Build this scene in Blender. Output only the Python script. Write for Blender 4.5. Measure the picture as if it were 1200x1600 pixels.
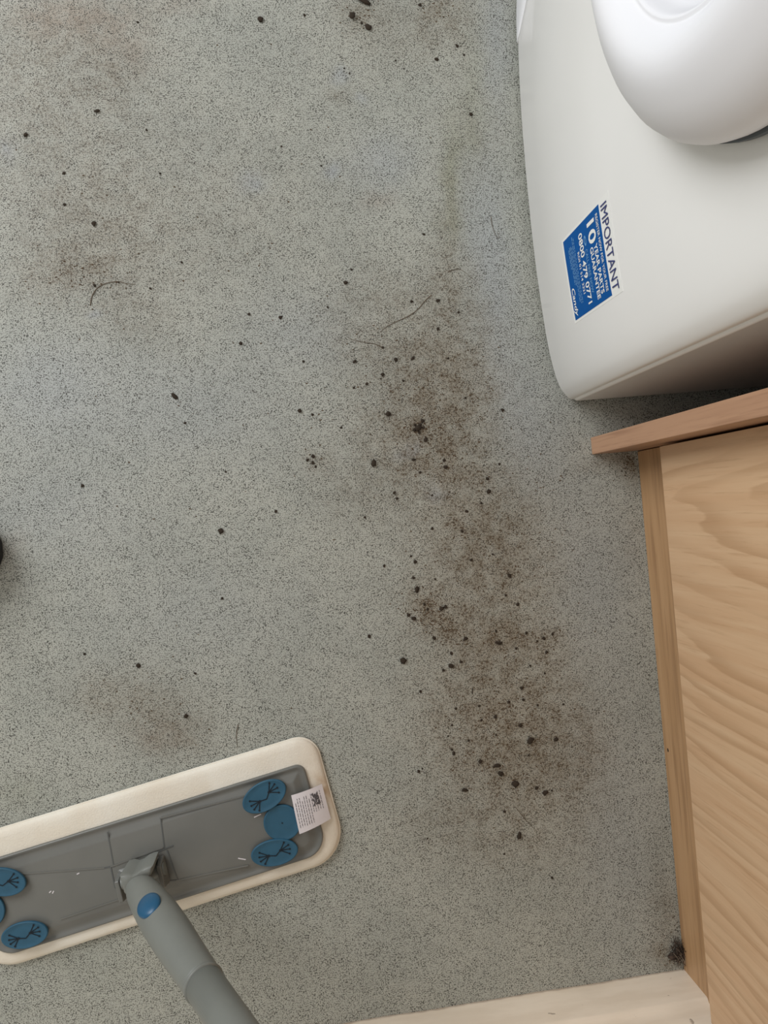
import bpy, bmesh, math, random
from mathutils import Vector, Matrix, noise

S = bpy.context.scene
for o in list(bpy.data.objects): bpy.data.objects.remove(o)
C = bpy.context.collection
random.seed(7)
R = math.radians

# ------------------------------------------------------------------ camera
H = 0.97                      # height of the phone above the floor
F = 1156.0                    # focal length for a 1600 px tall frame
NADIR = (484.0, 808.0)
YAW = R(5.2)
dn = Vector((NADIR[0] - 600, -(NADIR[1] - 800), -F)).normalized()
zc = -dn
x0 = (Vector((1, 0, 0)) - zc * zc.x).normalized()
y0 = zc.cross(x0)
Xa = x0 * math.cos(YAW) + y0 * math.sin(YAW)
Ya = zc.cross(Xa)
ROT = Matrix((Xa, Ya, zc))    # camera vector -> room vector
cam_d = bpy.data.cameras.new('camera'); cam = bpy.data.objects.new('camera', cam_d); C.objects.link(cam)
cam.matrix_world = Matrix.Translation((0, 0, H)) @ ROT.to_4x4()
cam_d.sensor_fit = 'VERTICAL'; cam_d.sensor_height = 24; cam_d.lens = 24 * F / 1600
cam_d.clip_start = 0.02
S.camera = cam

# ------------------------------------------------------------------ light
w = bpy.data.worlds.new('room_light'); S.world = w; w.use_nodes = True
bg = w.node_tree.nodes['Background']; bg.inputs[0].default_value = (0.95, 0.98, 1.0, 1); bg.inputs[1].default_value = 0.33

def area(name, loc, target, sx, sy, power, col):
    d = bpy.data.lights.new(name, 'AREA'); d.shape = 'RECTANGLE'; d.size = sx; d.size_y = sy
    d.energy = power; d.color = col
    o = bpy.data.objects.new(name, d); C.objects.link(o); o.location = loc
    o.rotation_euler = (Vector(target) - Vector(loc)).to_track_quat('-Z', 'Y').to_euler()
    return o
area('window_light', (-1.55, 1.45, 1.3), (0.05, 0.15, 0), 1.5, 1.2, 42, (0.975, 0.985, 1.0))
area('ceiling_bounce_light', (-0.5, -0.1, 2.35), (-0.2, 0, 0), 1.4, 1.4, 4, (1.0, 0.98, 0.95))

S.view_settings.view_transform = 'Standard'
S.view_settings.look = 'None'
S.view_settings.gamma = 1
S.view_settings.use_curve_mapping = False
S.view_settings.exposure = 0.07

# ------------------------------------------------------------------ helpers
def ray(px, py):
    return ROT @ Vector((px - 600, -(py - 800), -F))
def P(px, py, h=0.0):
    """point of the horizontal plane z=h seen at a photograph pixel"""
    v = ray(px, py); t = (h - H) / v.z
    return Vector((v.x * t, v.y * t, h))

def tag(o, label=None, cat=None, group=None, kind=None):
    if label: o['label'] = label
    if cat: o['category'] = cat
    if group: o['group'] = group
    if kind: o['kind'] = kind
    return o
def link(name, me, mat=None, parent=None, smooth=True):
    o = bpy.data.objects.new(name, me); C.objects.link(o)
    if mat and not me.materials: me.materials.append(mat)
    if smooth:
        for p in me.polygons: p.use_smooth = True
    if parent: o.parent = parent
    return o
def obj(name, bm, mat=None, parent=None, smooth=False, bevel=0, seg=2, auto=None):
    bmesh.ops.recalc_face_normals(bm, faces=bm.faces)
    me = bpy.data.meshes.new(name); bm.to_mesh(me); bm.free()
    o = link(name, me, mat, parent, smooth or bevel > 0 or auto is not None)
    if bevel:
        m = o.modifiers.new('bevel', 'BEVEL'); m.width = bevel; m.segments = seg; m.limit_method = 'ANGLE'; m.angle_limit = R(35)
        m.harden_normals = True
    elif auto is not None:
        me.set_sharp_from_angle(angle=R(auto))
    return o
def empty(name, loc=(0, 0, 0), rz=0):
    o = bpy.data.objects.new(name, None); C.objects.link(o); o.location = loc; o.rotation_euler = (0, 0, rz)
    o.empty_display_size = 0.05
    return o
def box(bm, x0, x1, y0, y1, z0, z1):
    vs = [bm.verts.new((x, y, z)) for x in (x0, x1) for y in (y0, y1) for z in (z0, z1)]
    for q in ((0, 1, 3, 2), (4, 6, 7, 5), (0, 4, 5, 1), (2, 3, 7, 6), (0, 2, 6, 4), (1, 5, 7, 3)):
        bm.faces.new([vs[i] for i in q])
    return vs
def prism(bm, pts, z0, z1, inset=0):
    a = [bm.verts.new((x, y, z0)) for x, y in pts]; b = [bm.verts.new((x, y, z1)) for x, y in pts]
    n = len(pts)
    bm.faces.new(a[::-1]); bm.faces.new(b)
    for i in range(n): bm.faces.new((a[i], a[(i + 1) % n], b[(i + 1) % n], b[i]))
def rings(bm, rs, cap0=True, cap1=True, closed=True):
    """bridge a list of equally long vertex rings"""
    vv = [[bm.verts.new(p) for p in r] for r in rs]
    n = len(rs[0])
    for a, b in zip(vv, vv[1:]):
        for i in range(n if closed else n - 1):
            bm.faces.new((a[i], a[(i + 1) % n], b[(i + 1) % n], b[i]))
    if cap0: bm.faces.new(vv[0][::-1])
    if cap1: bm.faces.new(vv[-1])
    return vv
def tube(bm, pts, radii, n=12, flat=1.0):
    rs = []
    pts = [Vector(p) for p in pts]
    up = Vector((0, 0, 1))
    for i, p in enumerate(pts):
        d = (pts[min(i + 1, len(pts) - 1)] - pts[max(i - 1, 0)]).normalized()
        u = d.cross(up)
        u = u.normalized() if u.length > 1e-4 else Vector((1, 0, 0))
        v = u.cross(d).normalized()
        r = radii[i] if hasattr(radii, '__len__') else radii
        rs.append([p + (u * math.cos(t) + v * math.sin(t) * flat) * r for t in [2 * math.pi * k / n for k in range(n)]])
    rings(bm, rs)
def rrect(w, h, r, n=8, rs=None):
    """rounded rectangle outline centred on 0; rs = four radii (++, -+, --, +-)"""
    rs = rs or (r, r, r, r); out = []
    for (sx, sy, a0), q in zip(((1, 1, 0), (-1, 1, 90), (-1, -1, 180), (1, -1, 270)), rs):
        cx, cy = sx * (w / 2 - q), sy * (h / 2 - q)
        for k in range(n + 1):
            t = R(a0 + 90 * k / n); out.append((cx + q * math.cos(t), cy + q * math.sin(t)))
    return out

# ---- materials
def srgb(r, g, b):
    f = lambda c: c / 12.92 if c <= 0.04045 else ((c + 0.055) / 1.055) ** 2.4
    return (f(r / 255), f(g / 255), f(b / 255), 1)
class N:
    def __init__(s, name, rough=0.5):
        s.m = bpy.data.materials.new(name); s.m.use_nodes = True; s.t = s.m.node_tree; s.n = s.t.nodes
        s.b = s.n['Principled BSDF']; s.b.inputs['Roughness'].default_value = rough
    def new(s, typ, **k):
        x = s.n.new(typ)
        for a, v in k.items(): setattr(x, a, v)
        return x
    def set(s, sock, v):
        if isinstance(v, bpy.types.NodeSocket): s.t.links.new(v, sock)
        else: sock.default_value = v
    def coord(s, kind='Object'):
        return s.new('ShaderNodeTexCoord').outputs[kind]
    def mapping(s, v, loc=(0, 0, 0), rot=(0, 0, 0), scale=(1, 1, 1)):
        x = s.new('ShaderNodeMapping'); s.set(x.inputs[0], v)
        x.inputs[1].default_value = loc; x.inputs[2].default_value = rot; x.inputs[3].default_value = scale
        return x.outputs[0]
    def noise(s, v, scale, detail=2, rough=0.5, dist=0, out=0):
        x = s.new('ShaderNodeTexNoise'); s.set(x.inputs['Vector'], v)
        x.inputs['Scale'].default_value = scale; x.inputs['Detail'].default_value = detail
        x.inputs['Roughness'].default_value = rough; x.inputs['Distortion'].default_value = dist
        return x.outputs[out]
    def math(s, op, a, b=0.0, c=0.0):
        x = s.new('ShaderNodeMath', operation=op); s.set(x.inputs[0], a); s.set(x.inputs[1], b); s.set(x.inputs[2], c)
        return x.outputs[0]
    def step(s, v, a, b, lo=0.0, hi=1.0):
        x = s.new('ShaderNodeMapRange', interpolation_type='SMOOTHSTEP'); s.set(x.inputs[0], v)
        x.inputs[1].default_value = a; x.inputs[2].default_value = b; x.inputs[3].default_value = lo; x.inputs[4].default_value = hi
        return x.outputs[0]
    def mix(s, f, a, b):
        x = s.new('ShaderNodeMix', data_type='RGBA'); s.set(x.inputs[0], f); s.set(x.inputs[6], a); s.set(x.inputs[7], b)
        return x.outputs[2]
    def attr(s, name):
        return s.new('ShaderNodeAttribute', attribute_name=name).outputs['Fac']
    def color(s, v): s.set(s.b.inputs['Base Color'], v)
    def bump(s, h, strength=0.3, dist=0.001):
        x = s.new('ShaderNodeBump'); x.inputs['Strength'].default_value = strength; x.inputs['Distance'].default_value = dist
        s.set(x.inputs['Height'], h); s.set(s.b.inputs['Normal'], x.outputs[0])
def plain(name, col, rough=0.5, var=0.06, vscale=40, bump=0.05, metal=0, coat=0):
    n = N(name, rough); c = srgb(*col)
    f = n.noise(n.coord(), vscale, 3)
    lo = tuple(k * (1 - var) for k in c[:3]) + (1,); hi = tuple(min(1, k * (1 + var)) for k in c[:3]) + (1,)
    n.color(n.mix(n.step(f, 0.3, 0.7), lo, hi))
    if bump: n.bump(n.noise(n.coord(), vscale * 20, 2), bump, 0.0004)
    n.b.inputs['Metallic'].default_value = metal; n.b.inputs['Coat Weight'].default_value = coat
    return n.m

# speckled safety vinyl
def floor_material():
    n = N('speckled_vinyl', 0.55); co = n.coord()
    brown = n.attr('brown'); clean = n.attr('clean'); green = n.attr('green'); pink = n.attr('pink')
    big = n.noise(co, 9, 4, 0.6); mid = n.noise(co, 45, 4, 0.65); fine = n.noise(co, 190, 3, 0.6)
    # printed flecks: short broken worm lines
    wob = n.noise(co, 300, 1)
    n1 = n.noise(co, 345, 0.0); rid = n.math('ABSOLUTE', n.math('SUBTRACT', n1, 0.5))
    m1 = n.noise(n.mapping(co, (3.1, 1.7, 0.4)), 600, 0.0)
    dens = n.noise(n.mapping(co, (1, 5, 0)), 60, 3)
    l1 = n.math('MULTIPLY', n.step(rid, 0.045, 0.085, 1, 0), n.step(m1, 0.50, 0.55))
    n2 = n.noise(n.mapping(co, (7.3, 2.2, 1.4)), 390, 0.0); rid2 = n.math('ABSOLUTE', n.math('SUBTRACT', n2, 0.5))
    m2 = n.noise(n.mapping(co, (9.1, 4.7, 2.4)), 640, 0.0)
    l2 = n.math('MULTIPLY', n.step(rid2, 0.040, 0.078, 1, 0), n.step(m2, 0.52, 0.57))
    fl = n.math('MAXIMUM', l1, l2)
    fl = n.math('MULTIPLY', fl, n.step(dens, 0.3, 0.62, 0.65, 1.0))
    base = n.mix(n.step(big, 0.35, 0.65), srgb(171, 173, 164), srgb(180, 181, 171))
    base = n.mix(n.math('MULTIPLY', clean, 0.85), base, srgb(168, 173, 175))
    base = n.mix(n.math('MULTIPLY', green, 0.55), base, srgb(138, 140, 108))
    base = n.mix(n.math('MULTIPLY', pink, n.step(mid, 0.25, 0.7, 0.25, 0.75)), base, srgb(150, 128, 112))
    # film of dirt, patchy; also carries the shade painted by the end panel
    dirt = n.math('MULTIPLY', brown, n.step(mid, 0.28, 0.68, 0.5, 1.0))
    base = n.mix(n.math('MINIMUM', n.math('MULTIPLY', dirt, 0.8), 0.8), base, srgb(118, 102, 78))
    fleck = n.mix(brown, srgb(58, 58, 52), srgb(50, 39, 27))
    col = n.mix(n.math('MULTIPLY', fl, 1.0), base, fleck)
    # gritty brown smears inside the dirt
    gr = n.math('MULTIPLY', n.step(n.noise(n.mapping(co, (2, 2, 2)), 260, 4, 0.75), 0.50, 0.58), n.math('MULTIPLY', n.step(brown, 0.0, 0.7), n.step(mid, 0.38, 0.62)))
    col = n.mix(n.math('MULTIPLY', gr, 0.9), col, srgb(76, 60, 40))
    n.color(col)
    n.set(n.b.inputs['Roughness'], n.step(fine, 0.3, 0.7, 0.48, 0.62))
    n.b.inputs['Specular IOR Level'].default_value = 0.35
    n.bump(n.math('SUBTRACT', n.noise(co, 700, 2), n.math('MULTIPLY', fl, 0.3)), 0.12, 0.0004)
    return n.m

def wood(name, axis, base, dark, light, seed=0.0, arch=None, fine=1.0):
    """oak-effect laminate; axis = direction of the grain ('z' or 'y'), arch=(y,z) centre of the cathedral figure"""
    n = N(name, 0.42); co = n.coord()
    st = {'z': (1, 1, 0.045), 'y': (1, 0.045, 1)}[axis]
    c2 = n.mapping(co, (seed, seed * 0.7, seed * 0.3), (0, 0, 0), st)
    f1 = n.noise(c2, 240, 4, 0.7); f2 = n.noise(c2, 75, 3, 0.6)
    if arch:
        # elongated rings around an off-board pith: arches, with straight grain to the sides
        sep = n.new('ShaderNodeSeparateXYZ'); n.set(sep.inputs[0], co)
        wx = n.noise(n.mapping(co, (0, 1.3, 0), (0, 0, 0), (1, 1, 0.22)), 5, 2, 0.5)
        wy = n.math('MULTIPLY', n.math('SUBTRACT', wx, 0.5), 0.16)
        y = n.math('ADD', n.math('SUBTRACT', sep.outputs[1], arch[0]), wy)
        z = n.math('MULTIPLY', n.math('SUBTRACT', sep.outputs[2], arch[1]), 0.17)
        d = n.math('SQRT', n.math('ADD', n.math('MULTIPLY', y, y), n.math('MULTIPLY', z, z)))
        d = n.math('ADD', d, n.math('MULTIPLY', n.math('SUBTRACT', f2, 0.5), 0.006))
        ph = n.math('ADD', n.math('MULTIPLY', d, 46.0), n.math('MULTIPLY', n.noise(n.mapping(co, (4, 1, 0), (0, 0, 0), (1, 1, 0.1)), 26, 2), 1.6))
        fr = n.math('FRACT', ph)
        line = n.math('MULTIPLY', n.step(fr, 0.35, 0.9), n.step(fr, 0.92, 1.0, 1, 0))
        line = n.math('MULTIPLY', line, n.step(n.noise(n.mapping(co, (8, 1, 0), (0, 0, 0), (1, 1, 0.12)), 18, 2), 0.38, 0.62, 0.12, 1.0))
    else:
        line = n.step(n.noise(c2, 130, 2, 0.5), 0.5, 0.68)
    col = n.mix(n.step(f2, 0.3, 0.7), srgb(*base), srgb(*light))
    col = n.mix(n.math('MULTIPLY', line, 0.5), col, srgb(*dark))
    col = n.mix(n.math('MULTIPLY', n.step(f1, 0.52, 0.72), 0.38 * fine), col, srgb(*dark))
    n.color(col); n.bump(n.math('ADD', f1, line), 0.06, 0.0004)
    return n.m

M = {}
M['floor'] = floor_material()
M['oak_door'] = wood('oak_laminate_door', 'z', (206, 168, 130), (172, 132, 94), (214, 180, 143), 0, arch=(-0.03, 0.56))
M['oak_panel'] = wood('oak_laminate_panel', 'z', (174, 134, 106), (138, 98, 74), (184, 144, 114), 3.1)
M['oak_plinth'] = wood('oak_laminate_plinth', 'y', (176, 138, 98), (140, 104, 70), (186, 148, 108), 5.7)
M['white_metal'] = plain('white_enamel', (240, 239, 236), 0.28, 0.012, 6, 0.02, coat=0.3)
M['white_plastic'] = plain('white_plastic', (238, 238, 241), 0.42, 0.01, 5, 0.0)
M['dark_glass'] = plain('dark_door_glass', (44, 46, 48), 0.08, 0.02, 10, 0)
M['gap_shade_grey'] = plain('gap_shade_grey', (92, 98, 102), 0.6)  # grey standing in for shade in the gap behind the door
M['carcass'] = plain('grey_carcass', (120, 112, 104), 0.7)
M['wall'] = plain('wall_paint', (205, 196, 182), 0.8, 0.03, 12, 0.2)
M['mop_grey'] = plain('mop_grey_plastic', (112, 112, 107), 0.3, 0.05, 18, 0.04)
M['handle_grey'] = plain('handle_grey_plastic', (122, 124, 118), 0.45, 0.03, 30, 0.04)
M['rib_grey'] = plain('moulded_line_plastic', (92, 94, 92), 0.4)
M['blue'] = plain('blue_rubber', (40, 88, 112), 0.5, 0.06, 60, 0.15)
M['button_blue'] = plain('blue_button_plastic', (28, 84, 118), 0.35)
M['slit'] = plain('dark_slit', (14, 26, 36), 0.8)
M['label_white'] = plain('satin_label', (226, 220, 222), 0.5, 0.02)
M['print_grey'] = plain('printed_grey', (86, 82, 84), 0.7)
M['sticker_white'] = plain('sticker_white', (238, 238, 234), 0.35, 0.01, 20, 0)
M['sticker_blue'] = plain('sticker_blue', (0, 82, 152), 0.6, 0.03, 60, 0)
M['sticker_pale'] = plain('sticker_pale_blue', (104, 158, 206), 0.4, 0.03, 60, 0)
M['sticker_navy'] = plain('sticker_navy', (44, 54, 112), 0.4, 0.03, 60, 0)
M['crumb'] = plain('dirt_crumb', (50, 40, 29), 0.95, 0.35, 900, 0.4)
M['grit'] = plain('dirt_grit', (88, 70, 50), 0.9, 0.3, 500, 0.3)
M['hair'] = plain('hair_fibre', (96, 80, 62), 0.6)
M['fluff'] = plain('dust_fluff', (74, 60, 50), 0.95, 0.4, 400, 0.4)
M['fluff_pale'] = plain('dust_fibre', (150, 136, 118), 0.9)
M['shoe'] = plain('black_shoe', (18, 18, 20), 0.5)
M['sole'] = plain('black_shoe_sole', (26, 26, 27), 0.8)

def pad_material():
    n = N('cream_microfibre', 0.9); co = n.coord()
    base = n.mix(n.step(n.noise(co, 12, 3), 0.35, 0.65), srgb(240, 234, 220), srgb(232, 222, 204))
    st = n.math('MULTIPLY', n.attr('stain'), n.step(n.noise(co, 60, 3), 0.3, 0.6, 0.4, 1))
    base = n.mix(st, base, srgb(186, 156, 122))
    n.color(base); n.bump(n.noise(co, 420, 4, 0.7), 0.5, 0.0012)
    n.b.inputs['Sheen Weight'].default_value = 0.2
    return n.m
M['pad'] = pad_material()
def skirt_material():
    n = N('painted_skirting', 0.5); co = n.coord()
    base = n.mix(n.step(n.noise(n.mapping(co, scale=(0.25, 1, 1)), 60, 4), 0.35, 0.65), srgb(240, 226, 206), srgb(232, 217, 196))
    sp = n.step(n.noise(co, 95, 2, 0.5), 0.72, 0.77)
    edge = n.new('ShaderNodeSeparateXYZ'); n.set(edge.inputs[0], co)
    nearf = n.step(n.math('ADD', edge.outputs[2], n.math('MULTIPLY', n.noise(co, 50, 3), 0.006)), 0.0035, 0.0075, 1, 0)
    base = n.mix(n.math('MULTIPLY', sp, 0.55), base, srgb(96, 74, 56))
    base = n.mix(n.math('MULTIPLY', nearf, 0.6), base, srgb(128, 104, 84))
    n.color(base); n.bump(n.noise(n.mapping(co, scale=(0.15, 1, 1)), 160, 4), 0.3, 0.0008)
    return n.m
M['skirt'] = skirt_material()

# ------------------------------------------------------------------ the setting
WALL_Y = -0.678
SK_Y = P(800, 1556.5).y          # face of the skirting
# stains, with some painted shade among them: (px, py, rx px, ry px, tilt deg, strength)
BROWN = [(770, 880, 70, 120, -14, .45), (720, 860, 60, 60, 0, .3), (760, 1040, 90, 60, 0, .3), (680, 620, 90, 120, 0, .3), (60, 170, 170, 170, 0, .22), (200, 380, 200, 90, 0, .16), (170, 120, 30, 40, 0, .3), (120, 400, 90, 60, 0, .22), (840, 1180, 110, 120, 0, .25), (700, 330, 20, 60, 0, .25), (690, 580, 60, 110, 8, .55), (650, 690, 85, 75, 0, .55), (655, 668, 26, 18, -30, .9), (705, 640, 55, 80, 15, .5), (690, 722, 50, 26, 0, .6),
  (740, 790, 95, 75, 30, .45), (700, 960, 70, 34, 25, .6), (665, 950, 26, 30, 20, .7), (695, 985, 34, 14, 20, .5), (785, 1000, 60, 24, 5, .7),
  (770, 900, 90, 110, 12, .38), (860, 1010, 30, 30, 0, .3), (780, 1100, 95, 90, 10, .6), (810, 1190, 95, 66, 10, .6), (770, 1150, 120, 100, 0, .25), (900, 1160, 50, 90, -12, .3),
  (700, 1290, 120, 60, 0, .25), (820, 1300, 100, 70, 0, .22), (600, 560, 90, 50, 20, .3), (590, 470, 80, 60, 0, .22), (700, 440, 35, 60, 0, .4),
  (490, 718, 24, 22, 0, .45), (560, 770, 70, 60, 0, .25), (690, 20, 46, 44, 0, .5), (565, 20, 46, 30, 25, .4), (640, 60, 120, 70, 0, .22),
  (130, 425, 60, 26, -8, .45), (150, 330, 70, 60, 0, .22), (210, 490, 70, 50, 30, .3), (70, 440, 60, 40, 0, .22), (230, 1100, 80, 55, 0, .38), (275, 1150, 60, 36, 0, .35), (150, 1080, 60, 40, 0, .25),
  (985, 730, 12, 20, 0, .8), (940, 725, 50, 14, -10, .35), (1045, 1440, 24, 90, -5, .35), (1040, 1490, 34, 20, 0, .5), (60, 60, 160, 90, 0, .2), (740, 210, 60, 90, 0, .2), (700, 530, 160, 160, 0, .14),  # second patch here is the end panel's shade, painted onto the floor
  (530, 150, 18, 16, 0, .3), (350, 260, 260, 190, 0, .10), (100, 200, 160, 160, 0, .14), (760, 1000, 170, 420, -10, .16), (240, 350, 240, 150, 0, .1), (500, 1480, 400, 120, -10, .06)]
CLEAN = [(600, 250, 60, 50, 0, .6), (770, 420, 40, 200, -6, .8), (830, 660, 60, 120, -10, .6), (60, 620, 160, 100, 0, .5), (300, 640, 160, 90, 0, .4), (80, 800, 160, 80, 0, .4), (520, 265, 14, 12, 0, .9),
  (635, 703, 26, 9, -42, .9), (680, 770, 18, 12, 0, .9), (470, 520, 90, 70, 0, .4), (390, 290, 20, 16, 0, .8), (920, 900, 70, 160, -8, .45), (960, 1300, 70, 220, -5, .35), (10, 235, 14, 18, 0, .8), (150, 490, 14, 8, 0, .8),
  (300, 960, 180, 90, 0, .25), (775, 60, 26, 140, 0, .6), (535, 118, 14, 8, 0, .7), (565, 155, 12, 8, 0, .7), (90, 1450, 30, 20, 0, .5), (90, 590, 60, 60, 0, .3)]
GREEN = [(705, 270, 14, 90, 2, .75), (740, 150, 24, 90, 0, .4), (735, 215, 16, 40, 0, .4), (705, 350, 20, 30, 0, .4), (30, 1240, 50, 30, 0, .3), (200, 1500, 160, 60, 0, .15)]
PINK = [(110, 25, 90, 36, 0, .8), (190, 70, 60, 40, 15, .55), (270, 10, 60, 20, 0, .4), (590, 310, 30, 14, 0, .35), (250, 1150, 50, 26, 0, .4), (1000, 850, 40, 60, 0, .2), (20, 860, 22, 30, 0, .3)]  # last patch is painted shade around the shoe
def blobs(lst):
    out = []
    for px, py, rx, ry, t, s in lst:
        c = P(px, py); e = P(px + math.cos(R(t)) * rx, py + math.sin(R(t)) * rx) - c; g = P(px - math.sin(R(t)) * ry, py + math.cos(R(t)) * ry) - c
        det = e.x * g.y - e.y * g.x
        out.append((c.x, c.y, g.y / det, -g.x / det, -e.y / det, e.x / det, s, max(e.length, g.length) * 2.3))
    return out
def field(bl, x, y):
    v = 1.0
    for cx, cy, a, b, c, d, s, far in bl:
        dx = x - cx; dy = y - cy
        if abs(dx) > far or abs(dy) > far: continue
        q = (a * dx + b * dy) ** 2 + (c * dx + d * dy) ** 2
        if q < 5: v *= 1 - s * math.exp(-q * 1.1)
    return 1 - v
def axis_pts(a, b, c, d, s):
    k = int((c - b) / s); return [a] + [b + (c - b) * i / k for i in range(k + 1)] + [d]
xs = axis_pts(-2.2, -0.50, 0.56, 1.02, 0.003); ys = axis_pts(WALL_Y - 0.02, -0.665, 0.74, 2.4, 0.003)
BL = [blobs(b) for b in (BROWN, CLEAN, GREEN, PINK)]
verts = []; at = [[], [], [], []]
for y in ys:
    for x in xs:
        verts.append((x, y, 0))
        wv = noise.noise_vector(Vector((x * 28, y * 28, 0.3))) * 0.010 + noise.noise_vector(Vector((x * 90, y * 90, 1.3))) * 0.004
        for k in range(4): at[k].append(field(BL[k], x + wv.x, y + wv.y))
nx = len(xs)
faces = [(j * nx + i, j * nx + i + 1, (j + 1) * nx + i + 1, (j + 1) * nx + i) for j in range(len(ys) - 1) for i in range(nx - 1)]
me = bpy.data.meshes.new('floor'); me.from_pydata(verts, [], faces)
for nm, a in zip(('brown', 'clean', 'green', 'pink'), at):
    me.attributes.new(nm, 'FLOAT', 'POINT').data.foreach_set('value', a)
fl = link('floor', me, M['floor'], smooth=False)
tag(fl, 'grey speckled vinyl floor with brown dirt trail', kind='structure')

bm = bmesh.new(); box(bm, -2.2, 1.02, WALL_Y - 0.1, WALL_Y, -0.02, 2.4)
tag(obj('wall_right', bm, M['wall']), 'painted wall above the skirting', kind='structure')
bm = bmesh.new(); box(bm, 0.95, 1.05, WALL_Y, 2.4, -0.02, 2.4)
tag(obj('wall_back', bm, M['wall']), 'wall behind the washing machine', kind='structure')
# skirting: slightly wavy foot, flat face, moulded top
prof = [(0, 0), (0, .0585), (-.001, .0612), (-.0045, .0635), (-.0075, .070), (-.0085, .082), (-.012, .094), (-.018, .100), (-.022, .100), (-.022, 0)]
rs = []
for i in range(61):
    x = -1.2 + 1.70 * i / 60
    wob = 0.0012 * noise.noise(Vector((x * 14, 0, 0))) + 0.0006 * noise.noise(Vector((x * 60, 4, 0)))
    rs.append([(x, SK_Y + a + (wob if j in (0, 1) else 0), z) for j, (a, z) in enumerate(prof)])
bm = bmesh.new(); rings(bm, rs)
tag(obj('baseboard_right', bm, M['skirt'], auto=40), 'cream painted skirting board with grubby foot', kind='structure')

# ------------------------------------------------------------------ washing machine
MY = 0.424                       # centre line of the machine
HW = 0.300
half = [(0.0, .3262), (.06, .3266), (.10, .3276), (.14, .3292), (.18, .3315), (.215, .3340), (.240, .3370), (.258, .3400), (.272, .3432), (.284, .3475), (.2925, .3530), (.2975, .3580), (.2985, .3625)]
def front_x(y):
    d = abs(y - MY)
    for (a, xa), (b, xb) in zip(half, half[1:]):
        if d <= b: return xa + (xb - xa) * (d - a) / (b - a)
    return half[-1][1]
wm = empty('washing_machine', (0.35, MY, 0))
tag(wm, 'white front loading washing machine with blue sticker beside the oak end panel', 'washing machine')
wm_off = Vector((-0.35, -MY, 0))
def wpart(name, bm, mat, parent=None, **k):
    o = obj(name, bm, mat, parent or wm, **k)
    if parent is None: o.location = wm_off
    return o
# smoothed plan curve
def smooth_half(n=64):
    import bisect
    out = []
    pts = [(-a, x) for a, x in half[:0:-1]] + half
    for i in range(len(pts) - 1):
        p0, p1, p2, p3 = pts[max(i - 1, 0)], pts[i], pts[i + 1], pts[min(i + 2, len(pts) - 1)]
        for k in range(5):
            t = k / 5
            f = lambda c: 0.5 * (2 * p1[c] + (p2[c] - p0[c]) * t + (2 * p0[c] - 5 * p1[c] + 4 * p2[c] - p3[c]) * t * t + (3 * p1[c] - p0[c] - 3 * p2[c] + p3[c]) * t ** 3)
            out.append((f(0), f(1)))
    out.append(pts[-1]); return out
plan = smooth_half()
bm = bmesh.new()
rs = []
for z, ins in ((.008, .004), (.0095, .0015), (.013, 0), (.25, 0), (.5, 0), (.76, 0), (.774, .001), (.776, .003)):
    rs.append([(x + ins, MY + d, z) for d, x in plan] + [(.375, MY + .2955, z), (.375, MY - .2955, z)])
rings(bm, rs)
wpart('front_panel', bm, M['white_metal'], auto=40)
bm = bmesh.new(); box(bm, .3640, .86, MY - .3015, MY + .3015, .010, .835)
wpart('body', bm, M['white_metal'], bevel=.0045, seg=4)
bm = bmesh.new(); box(bm, .335, .86, MY - .300, MY + .300, .836, .855)
wpart('top_lid', bm, M['white_plastic'], bevel=.005)
bm = bmesh.new()
rings(bm, [[(x + o, MY + d, z) for d, x in plan] + [(.375, MY + .2955, z), (.375, MY - .2955, z)] for z, o in ((.779, .002), (.782, 0), (.81, .005), (.834, .010))])
cp = wpart('control_panel', bm, M['white_plastic'], auto=40)
bm = bmesh.new(); box(bm, .322, .345, MY + .12, MY + .285, .788, .828); wpart('detergent_drawer', bm, M['white_plastic'], bevel=.004)
bm = bmesh.new()
rings(bm, [[(xx, MY - .02 + r * math.cos(t), .807 + r * math.sin(t)) for t in [2 * math.pi * k / 28 for k in range(28)]] for xx, r in ((.345, .022), (.312, .020), (.308, .016))])
wpart('dial', bm, M['white_plastic'], auto=40)
for sx in (.40, .82):
    for sy in (-.26, .26):
        bm = bmesh.new(); rings(bm, [[(sx + r * math.cos(t), MY + sy + r * math.sin(t), z) for t in [2 * math.pi * k / 16 for k in range(16)]] for z, r in ((0, .022), (.008, .022), (.012, .012))])
        wpart('foot', bm, M['sole'])
# kick flap: thin raised panel low on the left-hand half, upper edge curving down to the floor
bm = bmesh.new()
fy = [.605 + .0075 * i for i in range(14)]
def flap_z(y): return min(.085, max(.0115, .0115 + (y - .605) * 1.6))
rs = []
for y in fy:
    x = front_x(y); zt = flap_z(y)
    rs.append([(x - .0002, y, .010), (x - .0014, y, .011), (x - .0014, y, max(.0112, zt - .002)), (x - .0002, y, zt)])
rings(bm, rs)
wpart('filter_flap', bm, M['white_plastic'], auto=60)

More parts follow.
